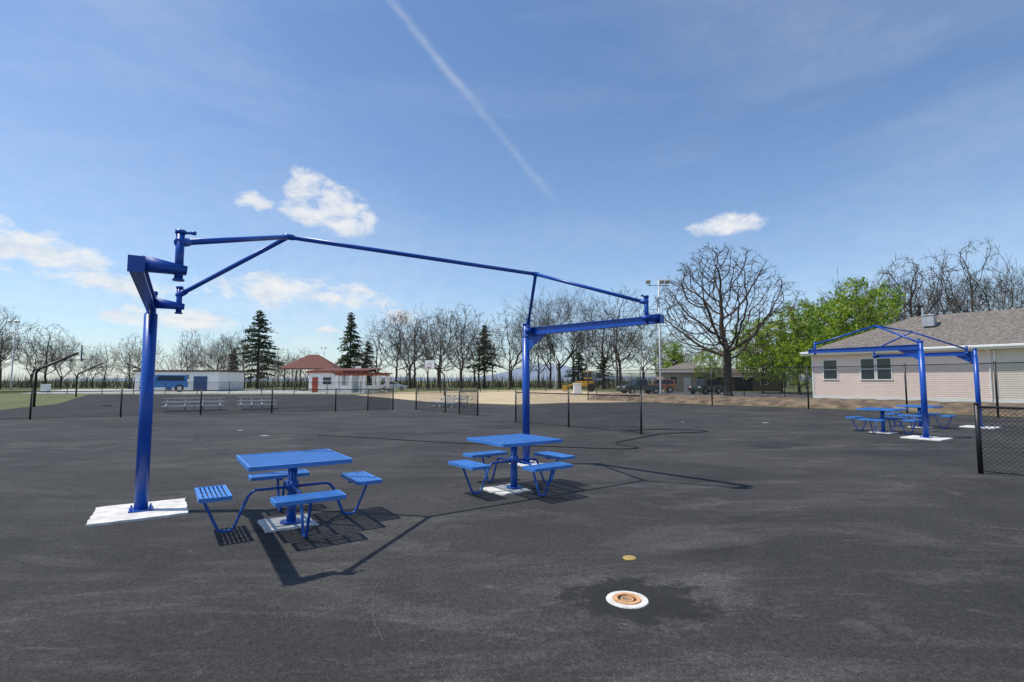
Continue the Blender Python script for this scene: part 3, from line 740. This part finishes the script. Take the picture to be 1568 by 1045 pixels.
def nz(sc,det,ro,vec,dist=0):
    n=N.new('ShaderNodeTexNoise'); n.inputs['Scale'].default_value=sc;n.inputs['Detail'].default_value=det;n.inputs['Roughness'].default_value=ro;n.inputs['Distortion'].default_value=dist
    L.new(vec,n.inputs['Vector']); return n.outputs['Fac']
n1=nz(.34,8,.62,cv.outputs[0],.3)
clouds=[(-19.4,16.7,6.2,2.0,-.05),(-22.3,19.3,2.4,2.2,0),(-18.5,18.4,3.0,1.8,-.25),(-26.8,17.4,2.2,1.0,0),(-44,10.4,8.5,2.3,-.2),(-52,11.8,6,2.6,0),(-38.0,8.6,7,1.2,-.1),(-24,9.0,8.5,1.9,0),(-17.5,8.8,5.5,1.6,-.1),(23,15.6,4.0,1.3,.05),(-19.5,5.2,2,.6,0),(-33,5.6,7,1.4,0),(-12,6.8,3,1,0)]
best=None
for a0,e0,ww,hh,sl in clouds:
    da=M('MULTIPLY',M('SUBTRACT',az,a0),1/ww); de=M('MULTIPLY',M('SUBTRACT',M('SUBTRACT',el,e0),M('MULTIPLY',da,sl*ww)),1/hh)
    m=M('SUBTRACT',1,M('ADD',M('MULTIPLY',da,da),M('MULTIPLY',de,de))); best=m if best is None else M('MAXIMUM',best,m)
best=M('MAXIMUM',best,-3)
den=M('ADD',M('MULTIPLY',best,1.5),M('MULTIPLY',M('SUBTRACT',n1,.52),5.2))
mr=N.new('ShaderNodeMapRange'); mr.interpolation_type='SMOOTHSTEP'; mr.inputs['From Min'].default_value=-.3; mr.inputs['From Max'].default_value=1.7; L.new(den,mr.inputs['Value'])
cl=M('MULTIPLY',mr.outputs[0],.93)
def dr(a,e_): a=R(a);e_=R(e_); return Vector((math.sin(a)*math.cos(e_),math.cos(a)*math.cos(e_),math.sin(e_)))
A=dr(-13.9,36.7);B=dr(1.9,22.5); nn=A.cross(B).normalized()
def dot(v):
    d=N.new('ShaderNodeVectorMath'); d.operation='DOT_PRODUCT'; d.inputs[1].default_value=v; L.new(tc.outputs['Generated'],d.inputs[0]); return d.outputs['Value']
nc=nz(22,4,.6,tc.outputs['Generated']); ncb=nz(6,3,.5,tc.outputs['Generated'])
dd=M('MULTIPLY',M('ADD',dot(nn),M('MULTIPLY',M('SUBTRACT',nc,.5),.014)),1/.0065)
g=M('EXPONENT',M('MULTIPLY',M('MULTIPLY',dd,dd),-1))
along=dot((A+B).normalized()); fade=N.new('ShaderNodeMapRange'); fade.inputs['From Min'].default_value=.965; fade.inputs['From Max'].default_value=.998; L.new(along,fade.inputs['Value'])
trail=M('MULTIPLY',M('MULTIPLY',g,fade.outputs[0]),M('MAXIMUM',M('MULTIPLY_ADD',ncb,.7,-.17),0))
mp=N.new('ShaderNodeMapping'); mp.inputs['Rotation'].default_value=(0,0,R(38)); mp.inputs['Scale'].default_value=(.35,.8,1); L.new(cv.outputs[0],mp.inputs['Vector'])
ci=nz(.06,5,.5,mp.outputs[0],.4)
mc=N.new('ShaderNodeMapRange'); mc.inputs['From Min'].default_value=.45; mc.inputs['From Max'].default_value=.8; mc.inputs['To Max'].default_value=.22; L.new(ci,mc.inputs['Value'])
hz=M('MULTIPLY',M('EXPONENT',M('MULTIPLY',M('MAXIMUM',el,0),-1/9)),.34)
veil=M('ADD',mc.outputs[0],hz)
tot=M('MAXIMUM',cl,M('ADD',trail,veil),clamp=True)
bc=N.new('ShaderNodeBackground'); bc.inputs[1].default_value=.90
n2=nz(.5,4,.6,cv.outputs[0])
rc=N.new('ShaderNodeValToRGB'); rc.color_ramp.elements[0].position=.3; rc.color_ramp.elements[0].color=(.74,.82,.93,1); rc.color_ramp.elements[1].position=.6; rc.color_ramp.elements[1].color=(1,1,1,1)
L.new(n2,rc.inputs[0]); L.new(rc.outputs[0],bc.inputs[0])
mx=N.new('ShaderNodeMixShader'); L.new(tot,mx.inputs[0]); L.new(bg.outputs[0],mx.inputs[1]); L.new(bc.outputs[0],mx.inputs[2]); L.new(mx.outputs[0],out.inputs[0])
w.cycles.sampling_method='MANUAL'; w.cycles.sample_map_resolution=512

sd=bpy.data.lights.new('sun','SUN'); sd.energy=4.5; sd.angle=R(.5); sd.color=(1,.95,.87)
so=bpy.data.objects.new('sun',sd); COL.objects.link(so); so.rotation_euler=Vector((.52,.03,-1)).to_track_quat('-Z','Y').to_euler(); so.location=(-20,0,30)
cd=bpy.data.cameras.new('camera'); cd.sensor_width=36; cd.lens=18.37; cd.clip_end=9000; cd.clip_start=.05
co=bpy.data.objects.new('camera',cd); COL.objects.link(co); co.location=(0,0,1.65); co.rotation_euler=(R(94.325),0,0); scene.camera=co
scene.view_settings.view_transform='Standard'; scene.view_settings.look='None'; scene.view_settings.exposure=0
